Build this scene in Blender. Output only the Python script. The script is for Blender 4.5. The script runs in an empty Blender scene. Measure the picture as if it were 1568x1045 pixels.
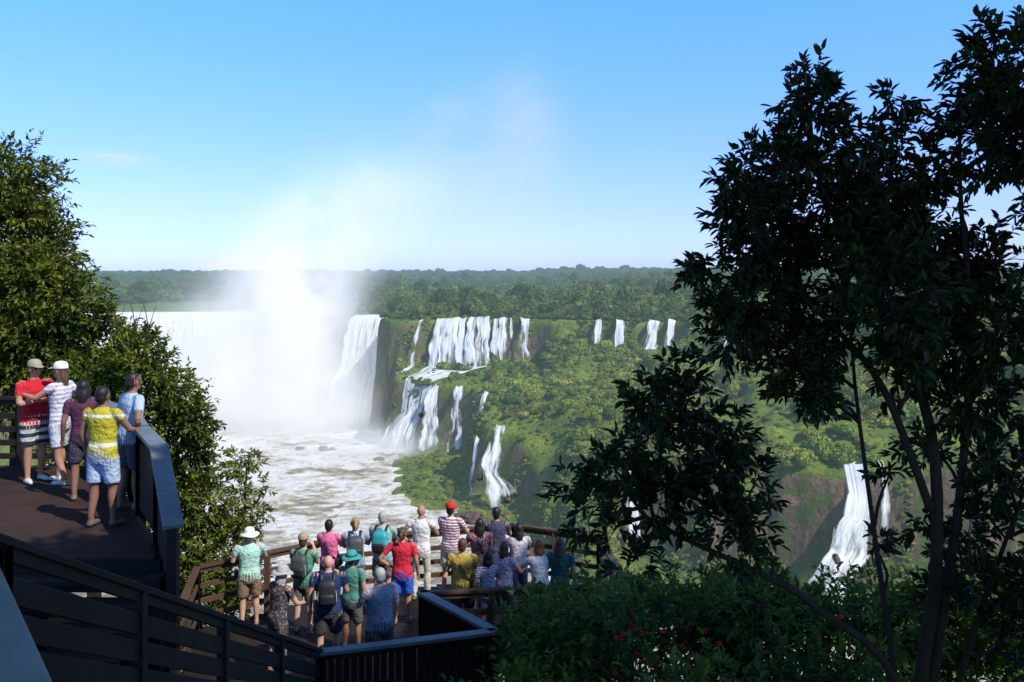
import bpy, math, random, numpy as np
from mathutils import Vector, Matrix, kdtree
import time
T0=time.time()
random.seed(5); rng=np.random.default_rng(5)
scene=bpy.context.scene
scene.view_settings.view_transform='Standard'
scene.view_settings.look='None'
scene.view_settings.exposure=0
# World frame: origin = photographer's eye, +Y = view direction, metres.

# ---------------------------------------------------------------- camera
cam=bpy.data.cameras.new('camera'); camo=bpy.data.objects.new('camera',cam)
scene.collection.objects.link(camo); scene.camera=camo
camo.location=(0,0,0); camo.rotation_euler=(math.radians(90),0,0)
cam.sensor_width=36; cam.lens=31.18; cam.shift_y=-0.0654
cam.clip_start=0.1; cam.clip_end=30000

# ---------------------------------------------------------------- material helpers
def new_mat(name):
    m=bpy.data.materials.new(name); m.use_nodes=True; m.node_tree.nodes.clear(); return m,m.node_tree
def math_(nt,op,a,b=None,c=None,clamp=False):
    n=nt.nodes.new('ShaderNodeMath'); n.operation=op; n.use_clamp=clamp
    for i,v in enumerate((a,b,c)):
        if v is None: continue
        if isinstance(v,(int,float)): n.inputs[i].default_value=v
        else: nt.links.new(v,n.inputs[i])
    return n.outputs[0]
def mixc(nt,f,a,b):
    n=nt.nodes.new('ShaderNodeMix'); n.data_type='RGBA'
    for i,v in ((0,f),(6,a),(7,b)):
        if isinstance(v,(int,float)): n.inputs[i].default_value=v
        elif isinstance(v,tuple): n.inputs[i].default_value=(*v,1)
        else: nt.links.new(v,n.inputs[i])
    return n.outputs[2]
def noise_(nt,vec,scale,detail=4,rough=.55):
    n=nt.nodes.new('ShaderNodeTexNoise'); n.inputs['Scale'].default_value=scale
    n.inputs['Detail'].default_value=detail; n.inputs['Roughness'].default_value=rough
    if vec is not None: nt.links.new(vec,n.inputs['Vector'])
    return n.outputs[0]
def ramp(nt,f,stops):
    n=nt.nodes.new('ShaderNodeValToRGB'); e=n.color_ramp.elements
    while len(e)<len(stops): e.new(.5)
    for q,(p,c) in zip(e,stops):
        q.position=p; q.color=(*c,1) if isinstance(c,tuple) else (c,c,c,1)
    nt.links.new(f,n.inputs[0]); return n.outputs[0]
def mapping(nt,vec,sc):
    n=nt.nodes.new('ShaderNodeMapping'); n.inputs['Scale'].default_value=sc; nt.links.new(vec,n.inputs[0]); return n.outputs[0]
def bump(nt,h,st,dist=.1):
    n=nt.nodes.new('ShaderNodeBump'); n.inputs['Strength'].default_value=st; n.inputs['Distance'].default_value=dist
    nt.links.new(h,n.inputs['Height']); return n.outputs[0]
def principled(nt,col,rough=.7,spec=.3,norm=None):
    p=nt.nodes.new('ShaderNodeBsdfPrincipled')
    if isinstance(col,tuple): p.inputs['Base Color'].default_value=(*col,1)
    else: nt.links.new(col,p.inputs['Base Color'])
    if isinstance(rough,(int,float)): p.inputs['Roughness'].default_value=rough
    else: nt.links.new(rough,p.inputs['Roughness'])
    p.inputs['Specular IOR Level'].default_value=spec
    if norm is not None: nt.links.new(norm,p.inputs['Normal'])
    return p.outputs[0]
def out(nt,sh,vol=None):
    o=nt.nodes.new('ShaderNodeOutputMaterial')
    if sh is not None: nt.links.new(sh,o.inputs[0])
    if vol is not None: nt.links.new(vol,o.inputs[1])
def mixs(nt,f,a,b):
    n=nt.nodes.new('ShaderNodeMixShader')
    if isinstance(f,(int,float)): n.inputs[0].default_value=f
    else: nt.links.new(f,n.inputs[0])
    nt.links.new(a,n.inputs[1]); nt.links.new(b,n.inputs[2]); return n.outputs[0]

# ---------------------------------------------------------------- light
S=Vector((0.53,-0.42,0.735)).normalized()
el=math.asin(S.z); az=math.atan2(S.x,S.y)
w=bpy.data.worlds.new('World'); scene.world=w; w.use_nodes=True
nt=w.node_tree; nt.nodes.clear()
sk=nt.nodes.new('ShaderNodeTexSky'); sk.sky_type='NISHITA'; sk.sun_disc=False
sk.sun_elevation=el; sk.sun_rotation=az; sk.altitude=200; sk.air_density=1.0; sk.dust_density=0.6; sk.ozone_density=1.6
bg=nt.nodes.new('ShaderNodeBackground'); bg.inputs[1].default_value=0.15
wo=nt.nodes.new('ShaderNodeOutputWorld')
tc=nt.nodes.new('ShaderNodeTexCoord'); sx=nt.nodes.new('ShaderNodeSeparateXYZ'); nt.links.new(tc.outputs['Generated'],sx.inputs[0])
stops=[(0,(.74,.96,1.95)),(.07,(.76,.90,1.6)),(.15,(.74,1.0,1.8)),(.3,(.68,1.30,2.25)),(.45,(.58,.95,1.4)),(1,(.5,.62,.75))]
cr=ramp(nt,sx.outputs[2],[(p,(c[0]/3,c[1]/3,c[2]/3)) for p,c in stops])
m1=nt.nodes.new('ShaderNodeVectorMath'); m1.operation='MULTIPLY'; nt.links.new(sk.outputs[0],m1.inputs[0]); nt.links.new(cr,m1.inputs[1])
m2=nt.nodes.new('ShaderNodeVectorMath'); m2.operation='SCALE'; m2.inputs['Scale'].default_value=3; nt.links.new(m1.outputs[0],m2.inputs[0])
# a few faint clouds low in the sky
skyc=m2.outputs[0]
cn=noise_(nt,mapping(nt,tc.outputs['Generated'],(60,60,160)),1.0,5,.6); cn2=noise_(nt,mapping(nt,tc.outputs['Generated'],(9,9,14)),1.0,6,.6)
for cx,cz,rx,rz,k,n_ in ((-.300,.008,.03,.010,1.0,cn),(-.405,.118,.028,.006,.45,cn),(.01,.160,.04,.06,.30,cn2),(-.07,.165,.035,.035,.2,cn2),(-.06,.07,.09,.07,.25,cn2)):
    a=math_(nt,'POWER',math_(nt,'ABSOLUTE',math_(nt,'DIVIDE',math_(nt,'SUBTRACT',sx.outputs[0],cx),rx)),2.0)
    b=math_(nt,'POWER',math_(nt,'ABSOLUTE',math_(nt,'DIVIDE',math_(nt,'SUBTRACT',sx.outputs[2],cz),rz)),2.0)
    f=math_(nt,'EXPONENT',math_(nt,'MULTIPLY',math_(nt,'ADD',a,b),-1.0))
    f=math_(nt,'MULTIPLY',f,math_(nt,'MULTIPLY_ADD',n_,3.0,-.8,True),None,True)
    f=math_(nt,'MULTIPLY',f,math_(nt,'GREATER_THAN',sx.outputs[1],0.0))
    skyc=mixc(nt,math_(nt,'MULTIPLY',f,k),skyc,(6.2,5.8,6.4))
nt.links.new(skyc,bg.inputs[0]); nt.links.new(bg.outputs[0],wo.inputs[0])
sl=bpy.data.lights.new('sun','SUN'); sl.energy=5.0; sl.angle=math.radians(0.53); sl.color=(1,0.95,0.86)
so=bpy.data.objects.new('sun',sl); scene.collection.objects.link(so)
so.rotation_euler=S.to_track_quat('Z','Y').to_euler(); so.location=(20,-10,30)

# ---------------------------------------------------------------- noise / math helpers
def hash2(xi,yi,s):
    v=np.sin(xi*127.1+yi*311.7+s*74.7)*43758.5453
    return v-np.floor(v)
def vnoise(x,y,s=0):
    x=np.asarray(x,float); y=np.asarray(y,float)
    xi=np.floor(x); yi=np.floor(y); fx=x-xi; fy=y-yi
    fx=fx*fx*(3-2*fx); fy=fy*fy*(3-2*fy)
    a=hash2(xi,yi,s); b=hash2(xi+1,yi,s); c=hash2(xi,yi+1,s); d=hash2(xi+1,yi+1,s)
    return (a*(1-fx)+b*fx)*(1-fy)+(c*(1-fx)+d*fx)*fy
def fbm(x,y,s=0,o=4):
    t=0; a=.5; n=0
    for i in range(o):
        t=t+a*vnoise(x*2**i,y*2**i,s+i*3); n+=a; a*=.5
    return t/n
def smooth(a,b,x):
    t=np.clip((x-a)/(b-a),0,1); return t*t*(3-2*t)
def segdist(x,y,a,b):
    dx,dy=b[0]-a[0],b[1]-a[1]; L=dx*dx+dy*dy+1e-9
    t=np.clip(((x-a[0])*dx+(y-a[1])*dy)/L,0,1)
    return np.hypot(x-a[0]-t*dx,y-a[1]-t*dy)
def sdist(P,x,y):
    d=np.full(np.shape(x),1e9); ins=np.zeros(np.shape(x),bool)
    for i in range(len(P)):
        a=P[i]; b=P[(i+1)%len(P)]
        d=np.minimum(d,segdist(x,y,a,b))
        c=((a[1]>y)!=(b[1]>y)); xx=(b[0]-a[0])*(y-a[1])/((b[1]-a[1]) if b[1]!=a[1] else 1e-9)+a[0]
        ins^=(c&(x<xx))
    return np.where(ins,d,-d)

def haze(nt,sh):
    # aerial perspective painted into surfaces as blue emission, growing with distance from the lookout
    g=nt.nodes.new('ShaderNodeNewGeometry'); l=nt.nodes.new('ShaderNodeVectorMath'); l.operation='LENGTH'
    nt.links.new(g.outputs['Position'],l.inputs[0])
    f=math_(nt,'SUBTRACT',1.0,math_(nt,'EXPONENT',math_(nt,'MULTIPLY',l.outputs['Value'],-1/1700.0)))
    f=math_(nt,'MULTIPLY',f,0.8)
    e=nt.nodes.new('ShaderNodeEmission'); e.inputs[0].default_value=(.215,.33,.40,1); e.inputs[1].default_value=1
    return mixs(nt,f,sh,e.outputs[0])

def leaf_mat(name,c1,c2,trans=.3,hz=False,inst=False,rough=.5,spec=.3,nscale=.9):
    m,nt=new_mat(name)
    g=nt.nodes.new('ShaderNodeNewGeometry')
    f=noise_(nt,g.outputs['Position'],nscale,3)
    f=ramp(nt,f,[(.35,0.0),(.65,1.0)])
    col=mixc(nt,f,c1,c2)
    r=math_(nt,'MULTIPLY_ADD',g.outputs['Random Per Island'],.7,.65)
    if inst:
        oi=nt.nodes.new('ShaderNodeObjectInfo')
        r=math_(nt,'MULTIPLY',r,math_(nt,'MULTIPLY_ADD',oi.outputs['Random'],1.0,.5))
        hs=nt.nodes.new('ShaderNodeHueSaturation'); nt.links.new(col,hs.inputs['Color'])
        q=math_(nt,'FRACT',math_(nt,'MULTIPLY',oi.outputs['Random'],17.3))
        nt.links.new(math_(nt,'MULTIPLY_ADD',q,.07,.46),hs.inputs['Hue']); col=hs.outputs[0]
    vm=nt.nodes.new('ShaderNodeVectorMath'); vm.operation='SCALE'; nt.links.new(col,vm.inputs[0]); nt.links.new(r,vm.inputs['Scale'])
    col=vm.outputs[0]
    p=principled(nt,col,rough,spec)
    t=nt.nodes.new('ShaderNodeBsdfTranslucent'); nt.links.new(col,t.inputs[0])
    s=mixs(nt,trans,p,t.outputs[0])
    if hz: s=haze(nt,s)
    out(nt,s); return m
def cloth(col,kind='plain',c2=(.8,.8,.8),sc=14):
    m,nt=new_mat('fabric_'+kind); tc=nt.nodes.new('ShaderNodeTexCoord'); v=tc.outputs['Object']
    n=noise_(nt,v,9,4); c=col
    if kind=='stripe':
        sx=nt.nodes.new('ShaderNodeSeparateXYZ'); nt.links.new(v,sx.inputs[0])
        f=math_(nt,'GREATER_THAN',math_(nt,'FRACT',math_(nt,'MULTIPLY',sx.outputs[2],sc)),.5)
        c=mixc(nt,f,col,c2)
    elif kind=='print':
        vo=nt.nodes.new('ShaderNodeTexVoronoi'); vo.inputs['Scale'].default_value=sc; nt.links.new(v,vo.inputs['Vector'])
        f=ramp(nt,vo.outputs[0],[(.3,0.0),(.38,1.0)]); c=mixc(nt,f,c2,col)
    elif kind=='band':
        sx=nt.nodes.new('ShaderNodeSeparateXYZ'); nt.links.new(v,sx.inputs[0])
        z=sx.outputs[2]
        f=math_(nt,'MULTIPLY',math_(nt,'GREATER_THAN',z,1.0),math_(nt,'LESS_THAN',z,1.045))
        f2=math_(nt,'MULTIPLY',math_(nt,'GREATER_THAN',z,1.36),math_(nt,'LESS_THAN',z,1.39))
        c=mixc(nt,math_(nt,'ADD',f,f2),col,c2)
    k=math_(nt,'MULTIPLY_ADD',n,.3,.85)
    vm=nt.nodes.new('ShaderNodeVectorMath'); vm.operation='SCALE'
    if isinstance(c,tuple): vm.inputs[0].default_value=c
    else: nt.links.new(c,vm.inputs[0])
    nt.links.new(k,vm.inputs['Scale'])
    out(nt,principled(nt,vm.outputs[0],.85,.15,bump(nt,noise_(nt,v,16,3),.9,.04))); return m
def simple(name,col,rough=.6,spec=.3,var=.25,sc=6,bs=.3):
    m,nt=new_mat(name); tc=nt.nodes.new('ShaderNodeTexCoord'); v=tc.outputs['Object']
    n=noise_(nt,v,sc,5)
    vm=nt.nodes.new('ShaderNodeVectorMath'); vm.operation='SCALE'; vm.inputs[0].default_value=col
    nt.links.new(math_(nt,'MULTIPLY_ADD',n,2*var,1-var),vm.inputs['Scale'])
    out(nt,principled(nt,vm.outputs[0],rough,spec,bump(nt,n,bs,.01))); return m
def wood(name,col,rough=.6):
    m,nt=new_mat(name); tc=nt.nodes.new('ShaderNodeTexCoord')
    n=noise_(nt,mapping(nt,tc.outputs['Object'],(3,3,12)),4,6,.65)
    n2=noise_(nt,tc.outputs['Object'],1.3,3)
    vm=nt.nodes.new('ShaderNodeVectorMath'); vm.operation='SCALE'; vm.inputs[0].default_value=col
    nt.links.new(math_(nt,'ADD',math_(nt,'MULTIPLY',n,1.0),math_(nt,'MULTIPLY',n2,1.0)),vm.inputs['Scale'])
    out(nt,principled(nt,vm.outputs[0],rough,.2,bump(nt,n,.4,.01))); return m

# ---------------------------------------------------------------- mesh helpers
def fast_mesh(name,V,F,mats,smooth_=False,midx=None):
    me=bpy.data.meshes.new(name); V=np.asarray(V,np.float32); F=np.asarray(F,np.int32)
    k=F.shape[1]
    me.vertices.add(len(V)); me.vertices.foreach_set('co',V.ravel())
    me.loops.add(F.size); me.loops.foreach_set('vertex_index',F.ravel())
    me.polygons.add(len(F)); me.polygons.foreach_set('loop_start',np.arange(0,F.size,k,dtype=np.int32))
    for m in mats: me.materials.append(m)
    if midx is not None: me.polygons.foreach_set('material_index',np.asarray(midx,np.int32))
    me.update(calc_edges=True)
    if smooth_: me.polygons.foreach_set('use_smooth',np.ones(len(F),bool))
    return me
def link(name,me,parent=None,coll=None):
    o=bpy.data.objects.new(name,me)
    (coll or scene.collection).objects.link(o)
    if parent: o.parent=parent
    return o
class MB:
    def __init__(s): s.V=[];s.F=[];s.M=[];s.mats=[]
    def add(s,VF,mat):
        V,F=VF; b=len(s.V)
        if mat not in s.mats: s.mats.append(mat)
        i=s.mats.index(mat)
        s.V.extend([tuple(v) for v in V]); s.F.extend([tuple(b+j for j in f) for f in F]); s.M.extend([i]*len(F))
    def obj(s,name,smooth_=False,bevel=0,parent=None,autos=False):
        me=bpy.data.meshes.new(name); me.from_pydata(s.V,[],s.F)
        for m in s.mats: me.materials.append(m)
        me.polygons.foreach_set('material_index',s.M)
        if smooth_: me.polygons.foreach_set('use_smooth',[True]*len(s.F))
        me.update(); o=link(name,me,parent)
        if bevel:
            b=o.modifiers.new('bevel','BEVEL'); b.width=bevel; b.segments=2; b.limit_method='ANGLE'
        return o
def tube(pts,rad,seg=8,n=None,squash=None):
    P=np.array(pts,float); R=np.array(rad,float)
    L=np.r_[0,np.cumsum(np.linalg.norm(np.diff(P,axis=0),axis=1))]
    if n is None: n=max(len(P),2)
    t=np.linspace(0,L[-1],n)
    if len(P)>2 and n>len(P):
        Q=[]
        for q in t:
            i=min(max(np.searchsorted(L,q,side='right')-1,0),len(P)-2); u=(q-L[i])/(L[i+1]-L[i]+1e-9)
            p0=P[max(i-1,0)];p1=P[i];p2=P[i+1];p3=P[min(i+2,len(P)-1)]
            Q.append(.5*((2*p1)+(-p0+p2)*u+(2*p0-5*p1+4*p2-p3)*u*u+(-p0+3*p1-3*p2+p3)*u**3))
        Q=np.array(Q)
    else: Q=np.stack([np.interp(t,L,P[:,k]) for k in range(3)],1)
    r=np.interp(t,L,R)
    D=np.gradient(Q,axis=0); D/=np.linalg.norm(D,axis=1)[:,None]+1e-9
    ref=np.array([0,0,1.]) if abs(D[:,2]).mean()<.8 else np.array([0,1.,0])
    A=np.cross(D,ref); A/=np.linalg.norm(A,axis=1)[:,None]+1e-9; B=np.cross(A,D)
    an=np.linspace(0,2*math.pi,seg,endpoint=False)
    sa,sb=(1,1) if squash is None else squash
    V=(Q[:,None,:]+r[:,None,None]*(np.cos(an)[None,:,None]*A[:,None,:]*sa+np.sin(an)[None,:,None]*B[:,None,:]*sb)).reshape(-1,3)
    F=[]
    for i in range(n-1):
        for j in range(seg):
            k=(j+1)%seg; F.append((i*seg+j,i*seg+k,(i+1)*seg+k,(i+1)*seg+j))
    V=np.vstack([V,Q[0]-D[0]*r[0]*.5,Q[-1]+D[-1]*r[-1]*.5]); a=n*seg;b=a+1
    for j in range(seg):
        k=(j+1)%seg; F.append((a,k,j)); F.append((b,(n-1)*seg+j,(n-1)*seg+k))
    return V,F
def ellip(c,r,seg=14,rings=9,rot=None):
    V=[(0,0,1)]
    for i in range(1,rings):
        th=math.pi*i/rings
        for j in range(seg):
            p=2*math.pi*j/seg; V.append((math.sin(th)*math.cos(p),math.sin(th)*math.sin(p),math.cos(th)))
    V.append((0,0,-1)); V=np.array(V)*np.array(r)
    if rot is not None: V=V@np.array(rot.to_3x3()).T
    V=V+np.array(c); F=[]
    for j in range(seg): F.append((0,1+j,1+(j+1)%seg))
    for i in range(rings-2):
        for j in range(seg):
            k=(j+1)%seg; F.append((1+i*seg+j,1+(i+1)*seg+j,1+(i+1)*seg+k,1+i*seg+k))
    e=len(V)-1; b=1+(rings-2)*seg
    for j in range(seg): F.append((e,b+(j+1)%seg,b+j))
    return V,F
def loft(rings,seg=24,ex=2.0,n=None):
    R=np.array(rings,float)
    if n:
        t=np.linspace(0,1,n); tt=(R[:,0]-R[0,0])/(R[-1,0]-R[0,0]); R=np.stack([np.interp(t,tt,R[:,k]) for k in range(5)],1)
    an=np.linspace(0,2*math.pi,seg,endpoint=False); c=np.cos(an); s=np.sin(an)
    cx=np.sign(c)*abs(c)**(2/ex); sy=np.sign(s)*abs(s)**(2/ex)
    V=[]
    for z,x,y,rx,ry in R:
        for a,b in zip(cx,sy): V.append((x+rx*a,y+ry*b,z))
    m=len(R); F=[]
    for i in range(m-1):
        for j in range(seg):
            k=(j+1)%seg; F.append((i*seg+j,i*seg+k,(i+1)*seg+k,(i+1)*seg+j))
    V.append((R[0,1],R[0,2],R[0,0]));V.append((R[-1,1],R[-1,2],R[-1,0])); a=m*seg;b=a+1
    for j in range(seg):
        k=(j+1)%seg; F.append((a,k,j)); F.append((b,(m-1)*seg+j,(m-1)*seg+k))
    return np.array(V),F
def beam(p,q,w,h,up=(0,0,1)):
    p=Vector(p);q=Vector(q); d=(q-p).normalized(); up=Vector(up)
    a=d.cross(up)
    if a.length<1e-3: a=d.cross(Vector((0,1,0)))
    a.normalize(); b=a.cross(d).normalized()
    V=[]
    for e in (p,q):
        for sx,sy in ((-1,-1),(1,-1),(1,1),(-1,1)): V.append(tuple(e+a*sx*w/2+b*sy*h/2))
    return V,[(0,1,2,3),(7,6,5,4),(0,4,5,1),(1,5,6,2),(2,6,7,3),(3,7,4,0)]

# ================================================================ TERRAIN
U=[(-900,80),(-185,120),(-205,300),(-235,450),(-285,560),(-262,603),(-215,615),(-170,625),(-140,643),(-112,620),(-104,566),(-88,561),(-77,557),(-78,525),(-70,506),(-56,500),(-48,504),(-43,510),(-13,508),(0,508),(11,508),(30,502),(46,493),(62,485),(73,481),(87,479),(100,440),(104,433),(120,380),(147,306),(165,280),(420,190),(900,100),(14000,100),(14000,14000),(-14000,14000),(-14000,80)]
L=[(-70,520),(-66,462),(-50,456),(-42,451),(-30,444),(-15,430),(-15,385),(-14,352),(-4,347),(6,335),(16,318),(20,295),(30,275),(42,268),(70,252),(88,243),(100,240),(150,222),(420,150),(900,60),(900,800),(-70,800)]
BK=[(-66,470),(-60,440),(-56,400),(-48,350),(-16,328),(-1,297),(12,270),(36,232),(100,200),(420,110),(900,20),(900,700),(-66,700)]
FALLS=[
 ('a',[[(-300,556,-26),(-262,600,-26),(-215,611,-26.3),(-170,621,-26.5),(-138,640,-26.5)],[(-292,546,-92),(-256,590,-92),(-212,601,-92),(-168,610,-92),(-138,628,-92)]]),
 ('b',[[(-101,563,-26.6),(-88,558,-25.8),(-76,554,-26)],[(-108,553,-60),(-93,549,-60),(-79,546,-58)],[(-116,543,-91),(-98,538,-91),(-83,536,-91)]]),
 ('c1',[[(-52,501,-25.6),(-49,501,-25.6)],[(-57,492,-50),(-53,491,-50)],[(-67,474,-88),(-60,472,-88)]]),
 ('c2',[[(-43,508,-25.9),(-34,507,-25.2),(-25,506,-25.4)],[(-47,491,-54),(-41,490,-58),(-34,490,-53),(-26,490,-57)]]),
 ('c2b',[[(-25,506,-24.6),(-18,506,-25),(-12.5,506,-24.2)],[(-27,489,-55),(-19,488,-51),(-11.5,490,-49)]]),
 ('c3',[[(-11,506,-25.8),(-5,506,-24.8),(0.5,506,-25.6)],[(-12,496,-43),(-6,496,-48),(1.5,497,-45)]]),
 ('c4',[[(4.5,506,-25.0),(10.5,505,-25.6)],[(4,497,-49),(10.5,498,-46)]]),
 ('c5',[[(-47,492,-52),(-30,489,-54),(-14,488,-51)],[(-53,470,-57),(-36,463,-58)],[(-58,460,-72),(-46,452,-72)],[(-69,450,-90),(-50,445,-90)]]),
 ('d',[[(-42,450,-58),(-37,449,-58)],[(-45.5,444,-72),(-37,443,-72)],[(-50,438,-90),(-36,437,-90)]]),
 ('e',[[(-28.5,443,-56.5),(-24,441,-57.5)],[(-31,434,-75),(-24.5,433,-75)],[(-34,428,-90),(-23,427,-90)]]),
 ('f',[[(-13.5,430,-58),(-11,430,-58)],[(-17,420,-74),(-13.5,420,-74)]]),
 ('g',[[(-6.5,350,-60.5),(-2.5,349,-60.5)],[(-9.5,344,-68),(-3.5,343,-68)],[(-12,339,-76),(-3.5,339,-77)],[(-13.5,333,-90),(5,331,-90)]]),
 ('g2',[[(-14.5,356,-66),(-13,352,-66)],[(-17,345,-89),(-15,344,-89)]]),
 ('h1',[[(46,491,-25.6),(49.5,490,-25.6)],[(44.5,484,-37),(49,484,-39)]]),
 ('h2',[[(57,485,-25.0),(61,484,-25.3)],[(55.5,477,-44),(61,477,-41)]]),
 ('h3',[[(74,479,-25.2),(80,478,-25.2)],[(69,470,-46),(77,470,-43)]]),
 ('h4',[[(84,478,-24.0),(88,477,-24.8)],[(80,470,-44),(86,470,-47)]]),
 ('h5',[[(102,433,-26.5),(107,431,-26.5)],[(101,427,-41),(106,426,-38)]]),
 ('h6',[[(146,304,-26),(150,302,-26)],[(145,297,-39),(149,296,-36)]]),
 ('i',[[(92,244,-60.3),(98,242,-60.3)],[(88.5,239,-65),(97,237,-66)],[(83,235,-73),(93,234,-74)],[(74,228,-87),(86,227,-87)]]),
 ('i2',[[(101,242,-60.6),(103,241,-60.6)],[(97,235,-69),(99,234,-69)]]),
 ('j',[[(34,277,-66.5),(38,275,-66.5)],[(33,266,-78),(38.5,265,-80)]]),
]
def falldist(x,y):
    d=np.full(np.shape(x),1e9)
    for _,st in FALLS:
        for row in st:
            for a,b in zip(row[:-1],row[1:]): d=np.minimum(d,segdist(x,y,a,b))
    return d
def height(x,y,full=False):
    x=np.asarray(x,float); y=np.asarray(y,float)
    fm=np.clip((falldist(x,y)-4)/14,0,1)
    n1=fbm(x/20,y/20,1)-.5; n2=fbm(x/6,y/6,9)-.5
    per=(n1*14+n2*6)*fm
    su=sdist(U,x,y); sL=sdist(L,x,y); sb=sdist(BK,x,y)
    su_=su+per; sL_=sL+per
    plate=-26.4+26*smooth(900,5200,y)+(fbm(x/170,y/170,4)-.5)*14*smooth(520,900,y)+n1*2*fm
    plate=plate+(5*smooth(40,120,x)*smooth(485,540,y)+10*smooth(100,300,x)*smooth(520,700,y))
    zl=np.interp(y,[240,270,345,420,470,500],[-84,-80,-63,-60,-54,-51])
    zr=np.interp(y,[150,240,345,440,500],[-62,-62.5,-57,-50,-47])
    t=smooth(20,48,x); hill=zl*(1-t)+zr*t
    tal=-38-np.clip(-su,0,500)*.20
    hill=np.where(x>12,hill+(np.maximum(hill,tal)-hill)*smooth(12,24,x),hill)
    hill=hill+n1*12*fm+n2*4*fm
    led=np.sin((sL+n1*30)/13.0); hill=hill+2.6*np.tanh(3*led)*fm*smooth(8,20,sL)
    low=-93+smooth(-4,1,sb+n1*8)*2.6+np.clip(sb*.16,0,6)+n2*2*smooth(0,6,sb)
    wd=5.5+22*smooth(4,16,x)*(1-smooth(28,36,x))
    h=low+(hill-low)*smooth(-wd,3.5+wd*.4,sL_)
    # stepped basalt: the upper wall drops in two benches
    wu=.55*smooth(-10.5,-6.0,su_)*fm*.45+smooth(-5.5,3,su_)*(1-.55*.45*fm)
    wu=np.where(x<-72,smooth(-5.5,3,su_),wu)
    h=h+(plate-h)*np.clip(wu,0,1)
    hn=np.where(y<14,-2.4-.55*(y-1),-9.55-(y-14)*1.0); hn=np.where(y<1,-2.4,hn)
    hl=np.where(y<12,-4.2,-4.2-(y-12)*.55)
    wl=smooth(-3.9,-5.0,x)*smooth(3,5,y); wl=np.where(x<-6,smooth(3,5,y),wl*smooth(13.5,11,y))
    hn=hn*(1-wl)+hl*wl
    hn=hn+(fbm(x/3,y/3,5)-.5)*.5*smooth(14,22,y)
    hn=np.maximum(hn,-95)
    h=np.where(y<215,np.maximum(np.where(y<110,-95,h),hn),h)
    if full: return h,su_,sL_,sb,fm
    return h
def geo(a,b,n): return np.geomspace(a,b,n)
ys=np.r_[np.arange(-60,-4,6),np.arange(-4,24,.8),np.arange(24,222,5),np.arange(222,575,1.25),np.arange(575,720,3),geo(722,13000,70)]
xs=np.r_[-geo(12000,330,45),np.arange(-325,-130,3),np.arange(-130,160,1.25),np.arange(160,330,3),geo(335,12000,45)]
X,Y=np.meshgrid(xs,ys); Hh=height(X,Y)
nx,ny=len(xs),len(ys)
idx=np.arange(nx*ny).reshape(ny,nx)
F=np.stack([idx[:-1,:-1],idx[:-1,1:],idx[1:,1:],idx[1:,:-1]],-1).reshape(-1,4)
m_ter,nt=new_mat('ground_soil_rock_grass')
g=nt.nodes.new('ShaderNodeNewGeometry'); pos=g.outputs['Position']
sx=nt.nodes.new('ShaderNodeSeparateXYZ'); nt.links.new(g.outputs['Normal'],sx.inputs[0])
nA=noise_(nt,pos,.07,6,.6); nB=noise_(nt,pos,.6,6,.65); nC=noise_(nt,mapping(nt,pos,(.5,.5,.15)),1.0,5,.6)
grass=mixc(nt,ramp(nt,nA,[(.38,0.0),(.62,1.0)]),(.20,.24,.035),(.11,.155,.025))
grass=mixc(nt,ramp(nt,nB,[(.3,0.0),(.55,1.0)]),(.05,.075,.014),grass)
rock=mixc(nt,ramp(nt,nC,[(.3,0.0),(.7,1.0)]),(.05,.038,.03),(.27,.165,.11))
moss=ramp(nt,noise_(nt,pos,.16,5,.65),[(.46,0.0),(.58,1.0)])
rock=mixc(nt,moss,rock,(.08,.11,.022))
steep=math_(nt,'ADD',sx.outputs[2],math_(nt,'MULTIPLY_ADD',nA,.9,-.45))
fs=ramp(nt,steep,[(.32,0.0),(.50,1.0)])
col=mixc(nt,fs,rock,grass)
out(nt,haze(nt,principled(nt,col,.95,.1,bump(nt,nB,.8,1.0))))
ter=link('ground',fast_mesh('ground',np.stack([X,Y,Hh],-1).reshape(-1,3),F,[m_ter],True))
print('terrain',time.time()-T0)

# ================================================================ WATER
m_riv,nt=new_mat('river_water'); g=nt.nodes.new('ShaderNodeNewGeometry'); pos=g.outputs['Position']
n1=noise_(nt,mapping(nt,pos,(.16,.22,1)),1.0,9,.7)
n2=noise_(nt,mapping(nt,pos,(.022,.030,1)),1.0,5,.6)
sy=nt.nodes.new('ShaderNodeSeparateXYZ'); nt.links.new(pos,sy.inputs[0])
near=math_(nt,'MULTIPLY_ADD',sy.outputs[1],.0005,-.165)
fo=math_(nt,'ADD',math_(nt,'ADD',n1,math_(nt,'MULTIPLY_ADD',n2,1.2,-.6)),near)
col=ramp(nt,fo,[(.32,(.32,.26,.17)),(.42,(.56,.49,.38)),(.50,(.78,.72,.62)),(.57,(.94,.91,.86))])
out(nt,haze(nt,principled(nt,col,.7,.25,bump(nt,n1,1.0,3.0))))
xs2=np.arange(-330,430,2.0); ys2=np.arange(100,680,2.0); X2,Y2=np.meshgrid(xs2,ys2)
Z2=-90+(fbm(X2/9,Y2/5,3)-.5)*2.8
i2=np.arange(X2.size).reshape(X2.shape); F2=np.stack([i2[:-1,:-1],i2[:-1,1:],i2[1:,1:],i2[1:,:-1]],-1).reshape(-1,4)
link('river',fast_mesh('river',np.stack([X2,Y2,Z2],-1).reshape(-1,3),F2,[m_riv],True))

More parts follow.
